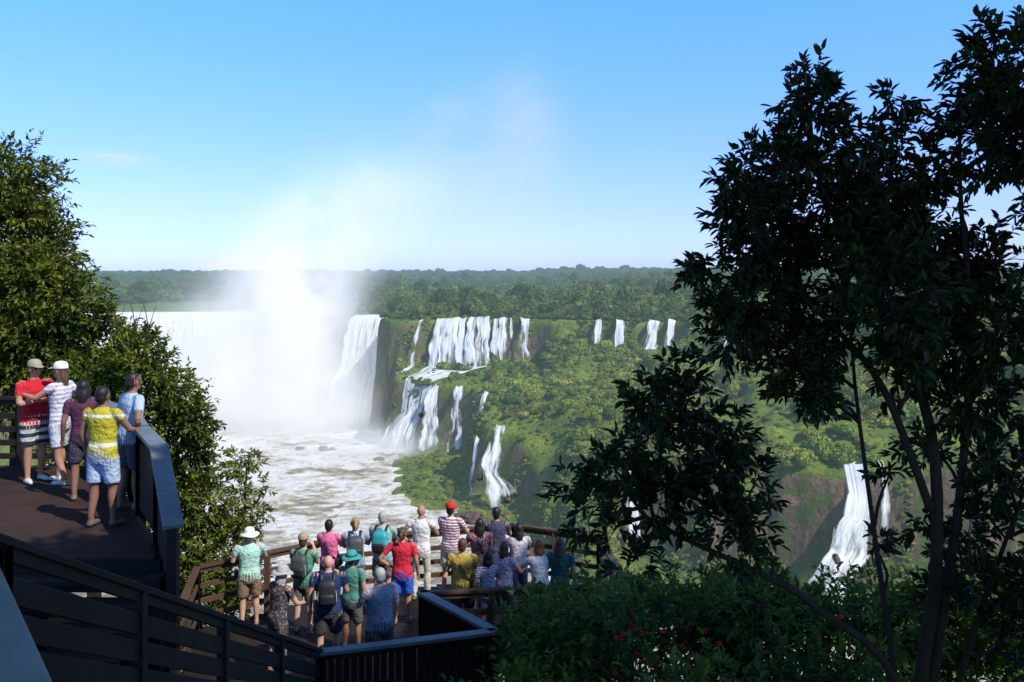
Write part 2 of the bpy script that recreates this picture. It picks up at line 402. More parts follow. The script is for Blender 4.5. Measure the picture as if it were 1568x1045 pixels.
m_fall,nt=new_mat('falling_water'); uv=nt.nodes.new('ShaderNodeUVMap'); uv.uv_map='UVMap'
at=nt.nodes.new('ShaderNodeAttribute'); at.attribute_name='dens'
st=noise_(nt,mapping(nt,uv.outputs[0],(1.0,.09,1)),1.0,6,.65)
st2=noise_(nt,mapping(nt,uv.outputs[0],(.28,.03,1)),1.0,3,.5)
a=math_(nt,'ADD',math_(nt,'MULTIPLY',st,.85),math_(nt,'MULTIPLY',st2,.6))
al=math_(nt,'ADD',math_(nt,'SUBTRACT',a,.725),at.outputs['Fac'])
al=ramp(nt,al,[(.18,0.0),(.34,1.0)])
colf=ramp(nt,st,[(.3,(.70,.73,.76)),(.6,(.97,.97,.97))])
p=principled(nt,colf,.8,.2,bump(nt,st,.8,1.5))
tl=nt.nodes.new('ShaderNodeBsdfTranslucent'); tl.inputs[0].default_value=(.9,.93,.95,1)
tr=nt.nodes.new('ShaderNodeBsdfTransparent')
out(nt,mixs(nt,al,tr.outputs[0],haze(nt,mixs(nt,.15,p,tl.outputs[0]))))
for fi,(nm,st_) in enumerate(FALLS):
    wd=sum(math.dist(a,b) for a,b in zip(st_[0][:-1],st_[0][1:]))
    nc=max(12,int(wd/.5)); 
    lip=np.array(st_[0],float)
    sts=[lip+np.array([0,5,.15])]+[np.array(s,float) for s in st_]
    u=np.linspace(0,1,nc)
    def ev(s):
        t=np.linspace(0,1,len(s)); return np.stack([np.interp(u,t,s[:,k]) for k in range(3)],1)
    R=[ev(s) for s in sts]
    V=[];UVs=[];Dn=[]
    prof=[]
    for k in range(len(R)-1):
        m=3 if k==0 else max(8,int(abs(R[k][0,2]-R[k+1][0,2])/1.2))
        for j in range(m):
            t=j/m
            tz=t**1.25 if k==1 else t; th=t**.62 if k>=1 else t
            P=R[k].copy(); P[:,:2]=R[k][:,:2]*(1-th)+R[k+1][:,:2]*th; P[:,2]=R[k][:,2]*(1-tz)+R[k+1][:,2]*tz
            prof.append((k,t,P))
    prof.append((len(R)-1,0,R[-1].copy()))
    z0=lip[:,2].max(); zb=min(R[-1][:,2]); small=nm not in('a','b')
    for k,t,P in prof:
        dz=z0-P[:,2]; amp=np.clip(dz/12,0,1)
        P[:,2]-= (fbm(u*wd/3.0,u*0,fi+9,3)-.5)*1.8*(small)*np.clip(1-dz/6,0,1)
        P[:,1]-= amp*((fbm(u*wd/1.6,dz/22,fi,3)-.35)*2.6+.6)
        P[:,0]+= amp*((fbm(u*wd/2.5,dz/5,fi+50,3)-.5)*2.4+(fbm(u*0,dz/7,fi+80,2)-.5)*2.0*small)
        P[:,1]-= .5*(k>0)
        P[:,2]=np.maximum(P[:,2],height(P[:,0],P[:,1])+.7)
        V.append(P); UVs.append(np.stack([u*wd+fi*37,dz+0*u],1))
        e=np.minimum(u,1-u)*wd+(fbm(u*0+fi,dz/4,fi+33,3)-.5)*1.6
        base=.43 if not small else .39
        if nm in ('c5','i','c2','c2b','h3','h2','h1','h4'): base=.43
        f=np.clip(dz/(z0-zb+1e-3),0,1)
        gap=np.clip((fbm(u*wd/2.6,dz/24,fi+21,2)-.56)*1.6,0,.15)*small*np.clip(wd/6,0,1)
        dd=base-np.clip(1-e/1.4,0,1.3)*.26 - f*.05 - gap - np.clip((f-.75)/.25,0,1)*(fbm(u*wd/2,u*0,fi,3)*.32)*small
        Dn.append(dd)
    nr=len(V); V=np.concatenate(V); ii=np.arange(nr*nc).reshape(nr,nc)
    FF=np.stack([ii[:-1,:-1],ii[1:,:-1],ii[1:,1:],ii[:-1,1:]],-1).reshape(-1,4)
    me=fast_mesh('waterfall',V,FF,[m_fall],True)
    ul=me.uv_layers.new(name='UVMap'); uva=np.concatenate(UVs)
    ul.data.foreach_set('uv',uva[FF.ravel()].astype(np.float32).ravel())
    at_=me.attributes.new('dens','FLOAT','POINT'); at_.data.foreach_set('value',np.concatenate(Dn).astype(np.float32))
    link('waterfall',me)

m_rock=simple('wet_basalt',(.10,.075,.06),.6,.4,.5,.5,.8)
mb=MB()
def boulder(c,r):
    V,F_=ellip((0,0,0),(1,1,1),12,8); V=np.array(V)
    d=.7+.6*vnoise(V[:,0]*1.7+c[0]*3+9,V[:,1]*1.7+V[:,2]*2.3+c[1],3); return V*d[:,None]*np.array(r)+np.array(c),F_
for i in range(90):
    t=random.random(); x=-16+t*28+random.gauss(0,2); y=331-t*50+random.gauss(0,2.5)
    mb.add(boulder((x,y,-90),(random.uniform(.8,3),random.uniform(.8,2.6),random.uniform(.7,2))),m_rock)
for i in range(16):
    x,y=random.choice([(-80,470),(-96,455),(-60,436),(-72,440)]); mb.add(boulder((x+random.gauss(0,6),y+random.gauss(0,3),-90),(random.uniform(1,3),2,random.uniform(.8,1.8))),m_rock)
for cx,cy,cz in ((-10,340,-76),(-2,336,-84),(86,234,-76),(94,236,-70),(79,229,-84),(-46,452,-74),(-60,462,-74),(36,268,-76)):
    for q in range(3): mb.add(boulder((cx+random.gauss(0,2.5),cy+random.gauss(0,.6)-.5,cz+random.gauss(0,2)),(random.uniform(.7,1.6),1.4,random.uniform(.8,1.8))),m_rock)
mb.obj('shore_rocks',True)

# ================================================================ FOREST (instanced)
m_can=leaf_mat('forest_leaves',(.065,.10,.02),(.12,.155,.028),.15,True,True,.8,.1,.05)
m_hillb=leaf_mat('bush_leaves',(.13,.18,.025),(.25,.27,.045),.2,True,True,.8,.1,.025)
m_bark=simple('bark',(.09,.07,.05),.9,.1,.4,8,.6)
def crown_mesh(name,mat,seed,n=700,lobes=8,tall=.8,q=.16):
    r=np.random.default_rng(seed)
    C=[]; 
    for i in range(lobes):
        a=r.uniform(0,6.28); rr=r.uniform(.1,.62); C.append((math.cos(a)*rr,math.sin(a)*rr,r.uniform(.25,.75)*tall,r.uniform(.32,.5)))
    C=np.array(C); k=r.integers(0,lobes,n)
    d=r.normal(size=(n,3)); d[:,2]=abs(d[:,2])*1.1-.35; d/=np.linalg.norm(d,axis=1)[:,None]
    P=C[k,:3]+d*(C[k,3]*r.uniform(.8,1.15,n))[:,None]
    nr=d+r.normal(size=(n,3))*.45; nr/=np.linalg.norm(nr,axis=1)[:,None]
    a=np.cross(nr,r.normal(size=(n,3))); a/=np.linalg.norm(a,axis=1)[:,None]; b=np.cross(nr,a)
    s=r.uniform(.5,1.1,n)[:,None]*q
    V=np.stack([P-a*s,P-b*s*.7,P+a*s,P+b*s*.7],1).reshape(-1,3); F=np.arange(4*n).reshape(n,4)
    Vs=[V];Fs=[F]; base=len(V)
    for c in C:
        ev,ef=ellip(c[:3],(c[3]*.86,)*3,8,6); ef=[f for f in ef if len(f)==4]
        Vs.append(ev); Fs.append(np.array(ef)+base); base+=len(ev)
    tv,tf=tube([(0,0,-.9),(0,0,.4)],[.06,.04],6,3); tf=[f for f in tf if len(f)==4]
    Vs.append(tv);Fs.append(np.array(tf)+base)
    V=np.vstack(Vs);F=np.vstack(Fs); mi=np.zeros(len(F)); mi[-len(tf):]=1
    return fast_mesh(name,V,F,[mat,m_bark],False,mi)
def src_coll(name,meshes):
    c=bpy.data.collections.new(name)
    for i,me in enumerate(meshes):
        o=bpy.data.objects.new('%s_%d'%(name,i),me); c.objects.link(o)
    return c
def scatter(name,P,scl,rotz,coll,sz=None):
    me=bpy.data.meshes.new(name); me.vertices.add(len(P)); me.vertices.foreach_set('co',np.asarray(P,np.float32).ravel())
    A=me.attributes.new('scl','FLOAT_VECTOR','POINT'); s3=np.stack([scl,scl,scl if sz is None else sz],1).astype(np.float32); A.data.foreach_set('vector',s3.ravel())
    A=me.attributes.new('rot','FLOAT_VECTOR','POINT'); r=np.zeros((len(P),3),np.float32); r[:,2]=rotz; A.data.foreach_set('vector',r.ravel())
    o=link(name,me)
    ng=bpy.data.node_groups.new(name+'_gn','GeometryNodeTree')
    ng.interface.new_socket('Geometry',in_out='INPUT',socket_type='NodeSocketGeometry')
    ng.interface.new_socket('Geometry',in_out='OUTPUT',socket_type='NodeSocketGeometry')
    gi=ng.nodes.new('NodeGroupInput'); go=ng.nodes.new('NodeGroupOutput')
    ip=ng.nodes.new('GeometryNodeInstanceOnPoints'); ci=ng.nodes.new('GeometryNodeCollectionInfo')
    ci.inputs['Collection'].default_value=coll; ci.inputs['Separate Children'].default_value=True; ci.inputs['Reset Children'].default_value=True
    a=ng.nodes.new('GeometryNodeInputNamedAttribute'); a.data_type='FLOAT_VECTOR'; a.inputs[0].default_value='scl'
    b=ng.nodes.new('GeometryNodeInputNamedAttribute'); b.data_type='FLOAT_VECTOR'; b.inputs[0].default_value='rot'
    ip.inputs['Pick Instance'].default_value=True
    l=ng.links.new
    m2p=ng.nodes.new('GeometryNodeMeshToPoints')
    l(gi.outputs[0],m2p.inputs[0]); l(m2p.outputs[0],ip.inputs['Points']); l(ci.outputs[0],ip.inputs['Instance'])
    l(a.outputs[0],ip.inputs['Scale']); l(b.outputs[0],ip.inputs['Rotation']); l(ip.outputs[0],go.inputs[0])
    md=o.modifiers.new('scatter','NODES'); md.node_group=ng
    return o
cT=src_coll('canopy_tree',[crown_mesh('canopy_%d'%i,m_can,i,800,9,1.0,.15) for i in range(4)])
cB=src_coll('hill_bush',[crown_mesh('bush_%d'%i,m_hillb,20+i,600,7,.8,.15) for i in range(5)])
n=26000
d=470*np.exp(rng.uniform(0,math.log(6500/470),n)); x=rng.uniform(-.8,.8,n)*d
n2=5000; x=np.r_[x,rng.uniform(-90,260,n2)]; d=np.r_[d,rng.uniform(300,600,n2)]
h,su,sl,sb,fm=height(x,d,True); fd=falldist(x,d)
ok=(su>2.5)&(h>-40)&(fd>7)
chan=((x<-110)&(x>-330)&(d<820)); ok&=~chan
x,d,h=x[ok],d[ok],h[ok]; sc=rng.uniform(2.2,6.6,len(x))*(1+np.clip(d-600,0,6000)/1700)
tall=(rng.random(len(x))<.06); sc=np.where(tall,sc*1.25,sc)
edge=np.clip((su[ok]-2)/25,0.35,1); sc*=edge
scatter('forest',np.stack([x,d,h+sc*.25],1),sc,rng.uniform(0,6.28,len(x)),cT,np.where(tall,1.5,1.0)*sc*rng.uniform(.7,1.35,len(x))/ (1+np.clip(d-600,0,6000)/3500))
n=30000
x=rng.uniform(-85,300,n); y=rng.uniform(222,515,n)
def along(P,k,lo,hi,o1,o2):
    P=[p for p in P]; segs=[(a,b) for a,b in zip(P[:-1],P[1:]) if lo<(a[0]+b[0])/2<hi and a[1]<640]
    ln=np.array([math.dist(a,b) for a,b in segs]); ch=rng.choice(len(segs),k,p=ln/ln.sum()); t=rng.random(k); off=rng.uniform(o1,o2,k)
    A=np.array([s[0] for s in segs])[ch]; B=np.array([s[1] for s in segs])[ch]; D=(B-A)/np.linalg.norm(B-A,axis=1)[:,None]
    Q=A+(B-A)*t[:,None]; return Q[:,0]+D[:,1]*off*1.0, Q[:,1]-D[:,0]*off
cx1,cy1=along(U[:31],9000,-110,170,-3,12); cx2,cy2=along(L[:20],9000,-80,200,-3,12)
ncl=len(cx1)+len(cx2)
x=np.r_[x,cx1,cx2]; y=np.r_[y,cy1,cy2]; iscl=np.r_[np.zeros(n,bool),np.ones(ncl,bool)]; nn_=len(x)
h,su,sl,sb,fm=height(x,y,True); fd=falldist(x,y)
big=fbm(x/28,y/28,33); pat=fbm(x/13,y/13,61)
cl_rock=((np.abs(su)<6)&(x>12)&(pat>.43))|((np.abs(sl)<5)&(x>34)&(pat>.41))|((np.abs(sl)<4)&(pat>.52))|((np.abs(su)<5)&(pat>.58))
ok=(su<3.5)&(sb>2)&(fd>np.where(iscl,2.2,4.5))&(h>-89.3)&~cl_rock&(np.abs(x)<.75*y)
ok&=iscl|(rng.random(nn_)<np.where(big>.47,.95,.32))
x,y,h,big,sl,iscl=x[ok],y[ok],h[ok],big[ok],sl[ok],iscl[ok]
sc=rng.uniform(.5,1.5,len(x))+np.where((big>.49)&(sl>4)&~iscl,rng.uniform(.0,1.9,len(x))**2,0)
scatter('hillside_bushes',np.stack([x,y,h-sc*.1],1),sc,rng.uniform(0,6.28,len(x)),cB,sc*rng.uniform(.6,1.2,len(x)))
print('forest',time.time()-T0,len(x))

# ================================================================ MIST
m_mist,nt=new_mat('water_spray_mist'); g=nt.nodes.new('ShaderNodeNewGeometry'); pos=g.outputs['Position']
tot=None
for c,r,k in [((-190,550,-76),(85,60,34),.055),((-148,535,-46),(40,36,36),.095),((-136,540,-10),(30,28,26),.095),((-118,545,18),(34,28,30),.036),((-86,545,46),(40,28,30),.011),
              ((-114,525,-50),(26,24,32),.022),((-114,518,-84),(42,28,20),.065),((-62,440,-88),(24,14,11),.05),((-110,450,-88),(60,75,8),.012)]:
    s=nt.nodes.new('ShaderNodeVectorMath'); s.operation='SUBTRACT'; nt.links.new(pos,s.inputs[0]); s.inputs[1].default_value=c
    dv=nt.nodes.new('ShaderNodeVectorMath'); dv.operation='DIVIDE'; nt.links.new(s.outputs[0],dv.inputs[0]); dv.inputs[1].default_value=r
    ln=nt.nodes.new('ShaderNodeVectorMath'); ln.operation='DOT_PRODUCT'; nt.links.new(dv.outputs[0],ln.inputs[0]); nt.links.new(dv.outputs[0],ln.inputs[1])
    e=math_(nt,'MULTIPLY',math_(nt,'EXPONENT',math_(nt,'MULTIPLY',ln.outputs['Value'],-1.6)),k)
    tot=e if tot is None else math_(nt,'ADD',tot,e)
nz=noise_(nt,pos,.03,3,.6); nz=ramp(nt,nz,[(.34,.10),(.62,1.0)])
den=math_(nt,'MULTIPLY',math_(nt,'MULTIPLY',tot,nz),1.8)
pv=nt.nodes.new('ShaderNodeVolumePrincipled'); pv.inputs['Color'].default_value=(.97,.98,1,1); pv.inputs['Anisotropy'].default_value=0.0
nt.links.new(den,pv.inputs['Density']); nt.links.new(math_(nt,'MULTIPLY',den,.45),pv.inputs['Emission Strength']); pv.inputs['Emission Color'].default_value=(.95,.97,1,1)  # emission stands in for sunlight scattered repeatedly within the spray
out(nt,None,pv.outputs[0])
m_mist.cycles.volume_step_rate=.9
bx0,bx1,by0,by1,bz0,bz1=-300,-10,410,622,-91,105
V=[(bx0,by0,bz0),(bx1,by0,bz0),(bx1,by1,bz0),(bx0,by1,bz0),(bx0,by0,bz1),(bx1,by0,bz1),(bx1,by1,bz1),(bx0,by1,bz1)]
link('spray_mist',fast_mesh('spray_mist',V,[(3,2,1,0),(4,5,6,7),(0,1,5,4),(1,2,6,5),(2,3,7,6),(3,0,4,7)],[m_mist]))

# ================================================================ NEAR TREES
def leaves_on(lobes,ntw,nleaf,L,W,r,droop=.25,twl=.35,shell=.45):
    P=[];D=[]
    tw=[]
    for (cx,cy,cz,rr) in lobes:
        n=max(6,int(ntw*(rr/.5)**2))
        d=r.normal(size=(n,3)); d/=np.linalg.norm(d,axis=1)[:,None]
        s=np.array([cx,cy,cz])+d*(rr*r.random((n,1))**shell*.85)
        dr=d+r.normal(size=(n,3))*.5+np.array([0,0,.35]); dr/=np.linalg.norm(dr,axis=1)[:,None]
        l=twl*r.uniform(.5,1.2,n)*max(.6,min(1.6,rr/.5))
        tw.append((s,dr,l))
        t=np.tile(np.linspace(.1,1,nleaf),(n,1))+r.normal(size=(n,nleaf))*.03
        p=s[:,None,:]+dr[:,None,:]*(t*l[:,None])[:,:,None]; p[:,:,2]-= (t**2*l[:,None])*droop*.6
        q=r.normal(size=(n,nleaf,3)); q-= (q*dr[:,None,:]).sum(-1,keepdims=True)*dr[:,None,:]; q/=np.linalg.norm(q,axis=2,keepdims=True)+1e-9
        ld=q*.8+dr[:,None,:]*(.35+.8*t[:,:,None])+np.array([0,0,-droop]); ld/=np.linalg.norm(ld,axis=2,keepdims=True)
        P.append(p.reshape(-1,3));D.append(ld.reshape(-1,3))
    P=np.concatenate(P);D=np.concatenate(D);n=len(P)
    up=np.array([0,0,1.])+r.normal(size=(n,3))*.45
    sd=np.cross(D,up); sd/=np.linalg.norm(sd,axis=1)[:,None]+1e-9; nn=np.cross(sd,D)
    s=(r.uniform(.65,1.2,n)*L)[:,None]; w=s*W
    b=P; tip=P+D*s-nn*s*.12
    V=np.stack([b,P+D*s*.3+sd*w*.5+nn*w*.2,P+D*s*.68+sd*w*.38+nn*w*.12,tip,P+D*s*.68-sd*w*.38+nn*w*.12,P+D*s*.3-sd*w*.5+nn*w*.2],1).reshape(-1,3)
    k=np.arange(n)[:,None]*6
    F=np.concatenate([k+np.array([0,1,2,3]),k+np.array([0,3,4,5])],1).reshape(-1,4)
    return V,F,tw
def tree(name,stems,lobes,lm,bm,seed=1,ntw=60,nleaf=10,L=.13,W=.36,twl=.35,droop=.25,connect=True,seg=7):
    r=np.random.default_rng(seed); random.seed(seed)
    mb=MB(); sk=[]
    for pts,r0,r1 in stems:
        n=len(pts)*4; rd=np.linspace(r0,r1,len(pts)); mb.add(tube(pts,rd,seg,n),bm); 
        P=np.array(pts,float)
        for a,b in zip(P[:-1],P[1:]):
            for t in np.linspace(0,1,6): sk.append((a*(1-t)+b*t))
    SK=np.array(sk)
    V,F,tw=leaves_on(lobes,ntw,nleaf,L,W,r,droop,twl)
    for (lb,(s,dr,l)) in zip(lobes,tw):
        c=np.array(lb[:3])
        if connect:
            below=SK+np.array([0,0,.35]); q=SK[np.argmin(np.linalg.norm(below-c,axis=1))]
            mid=(q+c)/2+r.normal(size=3)*.08; mb.add(tube([q,mid,c],[.024,.017,.010],5,7),bm)
        for i in range(0,len(s),3):
            mb.add(tube([c+(s[i]-c)*.1,(c+s[i])/2+r.normal(size=3)*.03,s[i],s[i]+dr[i]*l[i]*.8],[.008,.006,.004,.002],3,4),bm)
    o=mb.obj(name,True)
    link('leaves',fast_mesh('leaves',V,F,[lm]),o)
    return o
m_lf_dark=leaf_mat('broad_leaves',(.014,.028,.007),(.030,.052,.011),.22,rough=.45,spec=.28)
m_lf_left=leaf_mat('painted_sun_leaves',(.04,.07,.009),(.17,.20,.022),.25,rough=.55,spec=.2,nscale=1.3)  # yellow-green blotches in the leaf colour imitate sunlit patches on the crown
m_lf_yel=leaf_mat('young_leaves',(.16,.20,.035),(.20,.23,.05),.35)
m_lf_bush=leaf_mat('shrub_leaves',(.05,.10,.014),(.16,.23,.03),.35,nscale=1.2)
m_bk=simple('tree_bark',(.04,.028,.021),.85,.15,.45,9,.8)
BT=[(4.54,1.85,.44),(4.74,1.36,.55),(4.12,1.46,.28),(4.0,1.8,.18),(4.55,2.15,.18),(5.0,1.75,.3),(3.02,1.93,.22),(2.92,1.6,.34),(2.8,1.15,.4),(3.2,1.25,.25),(2.3,.95,.24),(2.5,.6,.38),(2.3,.2,.28),(3.22,.73,.5),(3.88,.86,.38),(4.48,.6,.45),(5.07,1.06,.4),(5.04,.13,.4),(2.85,-.07,.46),(2.4,-.33,.34),(3.42,-.07,.52),(4.15,-.2,.5),(4.74,-.53,.45),(2.75,-.75,.38),(3.28,-.85,.34),(3.95,-1.0,.28),(4.84,-1.32,.34),(5.2,-2,.36),(5.3,-.7,.4),(5.5,1.5,.35),(5.6,.6,.4),(5.4,-1.4,.35),(3.25,-1.35,.14),(4.55,-1.9,.22),(5.2,-2.9,.4),(4.75,-2.7,.25),(5.1,-3.6,.4),(3.6,.3,.35),(4.3,.3,.36),(3.8,-.6,.34),(2.95,.3,.35),(3.95,-2.1,.13),(4.5,-3.4,.22),(3.9,-2.9,.14),
 (4.3,-.7,.36),(4.9,-.2,.36),(2.35,-.7,.28),(2.7,-1.1,.26),(3.05,-1.15,.22),(4.45,-1.3,.28),(4.9,-2.2,.3),(5.2,-2.4,.3),(4.35,-2.6,.16),(4.6,-3.0,.24),(4.9,-3.2,.3),(2.1,-.35,.24),(3.5,.95,.3),(4.2,1.0,.3),(2.05,.05,.22),(2.15,.55,.26),(2.6,1.0,.3)]
rr=np.random.default_rng(3)
lob=[(x,9+rr.uniform(-.9,.9),z,r) for x,z,r in BT]
lob+=[(x+rr.normal()*.2,9+rr.uniform(-1.1,1.1),z+rr.normal()*.2,r*.5) for x,z,r in BT[12:26]]
LB=[(1.56,-1,.24),(1.3,-1.2,.24),(1.75,-1.35,.26),(2.1,-1.5,.24),(.97,-1.85,.26),(1.5,-1.8,.33),(2.0,-1.92,.35),(.66,-2.03,.18),(.75,-2.3,.2),(1.43,-2.25,.26),(2.05,-2.4,.3),(1.17,-2.8,.18),(2.45,-2.1,.18),(1.0,-2.5,.14),(1.75,-2.1,.22),(1.2,-2.1,.22),(2.4,-2.6,.16)]
lob2=[(x,8.6+rr.uniform(-.4,.4),z,r) for x,z,r in LB]
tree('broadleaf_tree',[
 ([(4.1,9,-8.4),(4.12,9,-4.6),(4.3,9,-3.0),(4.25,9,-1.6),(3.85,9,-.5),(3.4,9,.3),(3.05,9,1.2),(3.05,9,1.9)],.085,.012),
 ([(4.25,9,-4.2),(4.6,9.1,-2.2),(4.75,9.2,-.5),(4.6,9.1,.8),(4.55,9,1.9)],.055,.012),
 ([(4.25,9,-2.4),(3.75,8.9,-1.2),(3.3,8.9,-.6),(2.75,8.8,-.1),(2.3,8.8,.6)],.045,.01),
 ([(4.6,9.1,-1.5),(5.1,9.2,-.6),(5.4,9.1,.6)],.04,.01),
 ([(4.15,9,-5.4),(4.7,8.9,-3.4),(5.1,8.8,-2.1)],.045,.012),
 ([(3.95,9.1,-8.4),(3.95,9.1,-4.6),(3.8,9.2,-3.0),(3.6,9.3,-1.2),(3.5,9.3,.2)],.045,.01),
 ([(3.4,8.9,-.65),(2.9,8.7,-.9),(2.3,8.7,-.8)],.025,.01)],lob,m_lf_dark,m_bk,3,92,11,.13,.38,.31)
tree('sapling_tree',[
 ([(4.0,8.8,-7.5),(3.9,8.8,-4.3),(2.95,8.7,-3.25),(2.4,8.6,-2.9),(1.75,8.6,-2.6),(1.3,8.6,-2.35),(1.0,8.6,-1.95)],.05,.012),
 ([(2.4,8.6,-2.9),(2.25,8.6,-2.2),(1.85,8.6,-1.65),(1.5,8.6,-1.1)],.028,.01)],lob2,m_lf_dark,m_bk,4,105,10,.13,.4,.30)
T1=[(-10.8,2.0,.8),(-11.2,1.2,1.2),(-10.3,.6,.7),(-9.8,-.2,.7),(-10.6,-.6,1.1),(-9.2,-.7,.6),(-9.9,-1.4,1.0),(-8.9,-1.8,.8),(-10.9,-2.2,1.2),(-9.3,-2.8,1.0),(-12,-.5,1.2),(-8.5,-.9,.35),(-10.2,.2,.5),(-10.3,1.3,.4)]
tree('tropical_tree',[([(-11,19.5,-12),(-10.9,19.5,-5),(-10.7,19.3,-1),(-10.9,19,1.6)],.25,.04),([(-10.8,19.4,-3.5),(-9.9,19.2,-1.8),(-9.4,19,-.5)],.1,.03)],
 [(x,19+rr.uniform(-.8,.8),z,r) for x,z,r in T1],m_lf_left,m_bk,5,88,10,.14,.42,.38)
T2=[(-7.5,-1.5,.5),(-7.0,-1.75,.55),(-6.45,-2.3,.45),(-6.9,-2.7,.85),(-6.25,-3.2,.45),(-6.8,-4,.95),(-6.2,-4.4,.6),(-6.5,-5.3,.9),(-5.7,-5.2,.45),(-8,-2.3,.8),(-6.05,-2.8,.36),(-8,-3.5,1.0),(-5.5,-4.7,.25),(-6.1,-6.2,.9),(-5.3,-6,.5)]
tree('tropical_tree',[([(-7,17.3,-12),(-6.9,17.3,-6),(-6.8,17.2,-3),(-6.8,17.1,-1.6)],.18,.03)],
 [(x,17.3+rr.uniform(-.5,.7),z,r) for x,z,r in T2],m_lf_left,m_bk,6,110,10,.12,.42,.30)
tree('riverside_shrub',[([(-5.4,18.2,-12),(-5.5,18.2,-6),(-5.45,18.2,-4)],.06,.015)],
 [(-5.6,18.2,-3.9,.33),(-5.3,18.2,-3.85,.24),(-5.5,18.1,-4.4,.3),(-5.2,18.2,-4.9,.26),(-5.5,18.2,-5.2,.35),(-5.1,18.2,-4.35,.17)],m_lf_yel,m_bk,7,75,9,.12,.4,.27)
mb=MB()
for x0 in (-7.7,-7.35,-7.1):
    mb.add(tube([(x0,17.2,-2),(x0+.05,17.2,-1.1),(x0-.05,17.2,-.55)],[.02,.012,.005],4,6),m_bk)
    mb.add(tube([(x0+.04,17.2,-1.1),(x0+.2,17.2,-.6)],[.009,.004],4,3),m_bk)
mb.obj('dead_branches')
sh=[]
for i in range(70):
    y=rr.uniform(10.3,13.2); x=rr.uniform(.25,7.6)*y/12; zt=-3.85*y/11.5+rr.uniform(-.35,.15)
    if x<1.0: zt-=.3
    r=rr.uniform(.38,.7); sh.append((x,y,zt-r*1.05,r))
for i in range(70):
    y=rr.uniform(9.4,12.5); x=rr.uniform(.1,7.6)*y/12; sh.append((x,y,-4.3*y/10-rr.uniform(.5,1.7),rr.uniform(.5,.8)))
tree('undergrowth_shrubs',[([(x,y,-9),(x,y,z)],.04,.015) for x,y,z,r in sh[:30]],sh,m_lf_bush,m_bk,8,42,9,.12,.42,.33,connect=False)
m_red=simple('red_petals',(.65,.03,.03),.5,.3,.2)
mb=MB()
for i in range(34):
    x=rr.uniform(1.1,2.5); y=rr.uniform(10.2,11.2); z=-4.05-rr.uniform(0,.75)
    if i>24: x=rr.uniform(2.6,6)
    c=np.array([x,y-.3,z]); q=rr.uniform(.6,1.0)
    for k in range(5):
        a=k*1.257+i; dd=np.array([math.cos(a),-.35,math.sin(a)]); mb.add(ellip(c+dd*.024*q,(.02*q,.008,.02*q),6,4),m_red)
mb.obj('hibiscus_flowers',True)
def canopy(trunk,cx,cy,cz,ex,ey,ez,n,seed):
    q=np.random.default_rng(seed); lb=[]
    for i in range(n):
        a=q.uniform(0,6.28); t=q.random()**.5; lb.append((cx+math.cos(a)*ex*t,cy+math.sin(a)*ey*t,cz+q.uniform(-ez,ez),q.uniform(.8,1.3)))
    st=[([(trunk[0],trunk[1],-8),(trunk[0],trunk[1],0),(cx,cy,cz-1)],.3,.1)]
    for i in range(6):
        l=lb[i]; st.append(([(trunk[0],trunk[1],cz-4),((trunk[0]+l[0])/2,(trunk[1]+l[1])/2,cz-1.5),(l[0],l[1],l[2])],.12,.03))
    tree('canopy_tree',st,lb,m_lf_dark,m_bk,seed,20,8,.3,.45,.6,connect=False)
canopy((8.5,.5),5.0,1.0,7.2,3.6,3.4,.9,48,11)
canopy((12.5,3.5),9.8,4.6,7.5,2.5,3.0,1.0,24,12)
canopy((5,-5),.5,-2.6,7.8,4.6,3.4,.9,40,13)
print('trees',time.time()-T0)

# ================================================================ DECKS / RAILINGS
m_wood=wood('dark_timber',(.022,.016,.013)); m_wood2=wood('brown_timber',(.085,.05,.03)); m_rail=wood('sky_tinted_rail',(.15,.175,.185),.45)  # rail tops: blue-grey base colour mimics sky reflection on dark timber
m_deck=wood('deck_boards',(.045,.026,.020),.75); m_conc=simple('grey_concrete_rail',(.26,.26,.20),.9,.1,.3,5,.4)
def railing(name,pts,h=1.05,post=1.3,bars=2,pick=0,tw=.16,mt=None,ms=None,pw=.035,bw=.09):
    mb=MB(); mt=mt or m_rail; ms=ms or m_wood
    pts=[Vector(p) for p in pts]
    for a,b in zip(pts[:-1],pts[1:]):
        d=(b-a).normalized(); mb.add(beam(a-d*.03,b+d*.03,tw,.05),mt)
        mb.add(beam(a-Vector((0,0,.07)),b-Vector((0,0,.07)),.05,.08),ms)
        for k in range(bars):
            z=.07+ (h-.12)*(k+1)/(bars+.6); mb.add(beam(a-Vector((0,0,z)),b-Vector((0,0,z)),.045,bw),ms)
        L_=(b-a).length; n=max(1,round(L_/post))
        for i in range(n+1):
            p=a+(b-a)*i/n; mb.add(beam(p-Vector((0,0,h+.15)),p-Vector((0,0,.027)),.1,.1,(0,1,0)),ms)
        if pick:
            n=int(L_/pick)
            for i in range(n):
                p=a+(b-a)*(i+.5)/n; mb.add(beam(p-Vector((0,0,h-.02)),p-Vector((0,0,.1)),pw,.03,(0,1,0)),ms)
    return mb.obj(name,bevel=.006)
mb=MB(); y=9.6
while y<14.2:
    xr=-3.62-(y-9.1)*.52 if y<10.1 else -4.1-(y-10.1)*.6
    mb.add(beam((-10,y+.07,-3.09),(xr,y+.07,-3.09),.132,.04),m_deck); y+=.14
mb.add(beam((-10,9.62,-3.2),(-3.8,9.62,-3.2),.08,.2),m_wood)
for i in range(5):
    yy=9.4-i*.28; zz=-3.24-i*.155; mb.add(beam((-10,yy,zz),(-3.75,yy,zz),.27,.05),m_wood); mb.add(beam((-10,yy+.12,zz-.1),(-3.75,yy+.12,zz-.1),.03,.15),m_wood)
mb.add(beam((-10,7.2,-3.98),(-3.05,7.2,-3.98),1.75,.1),m_wood)
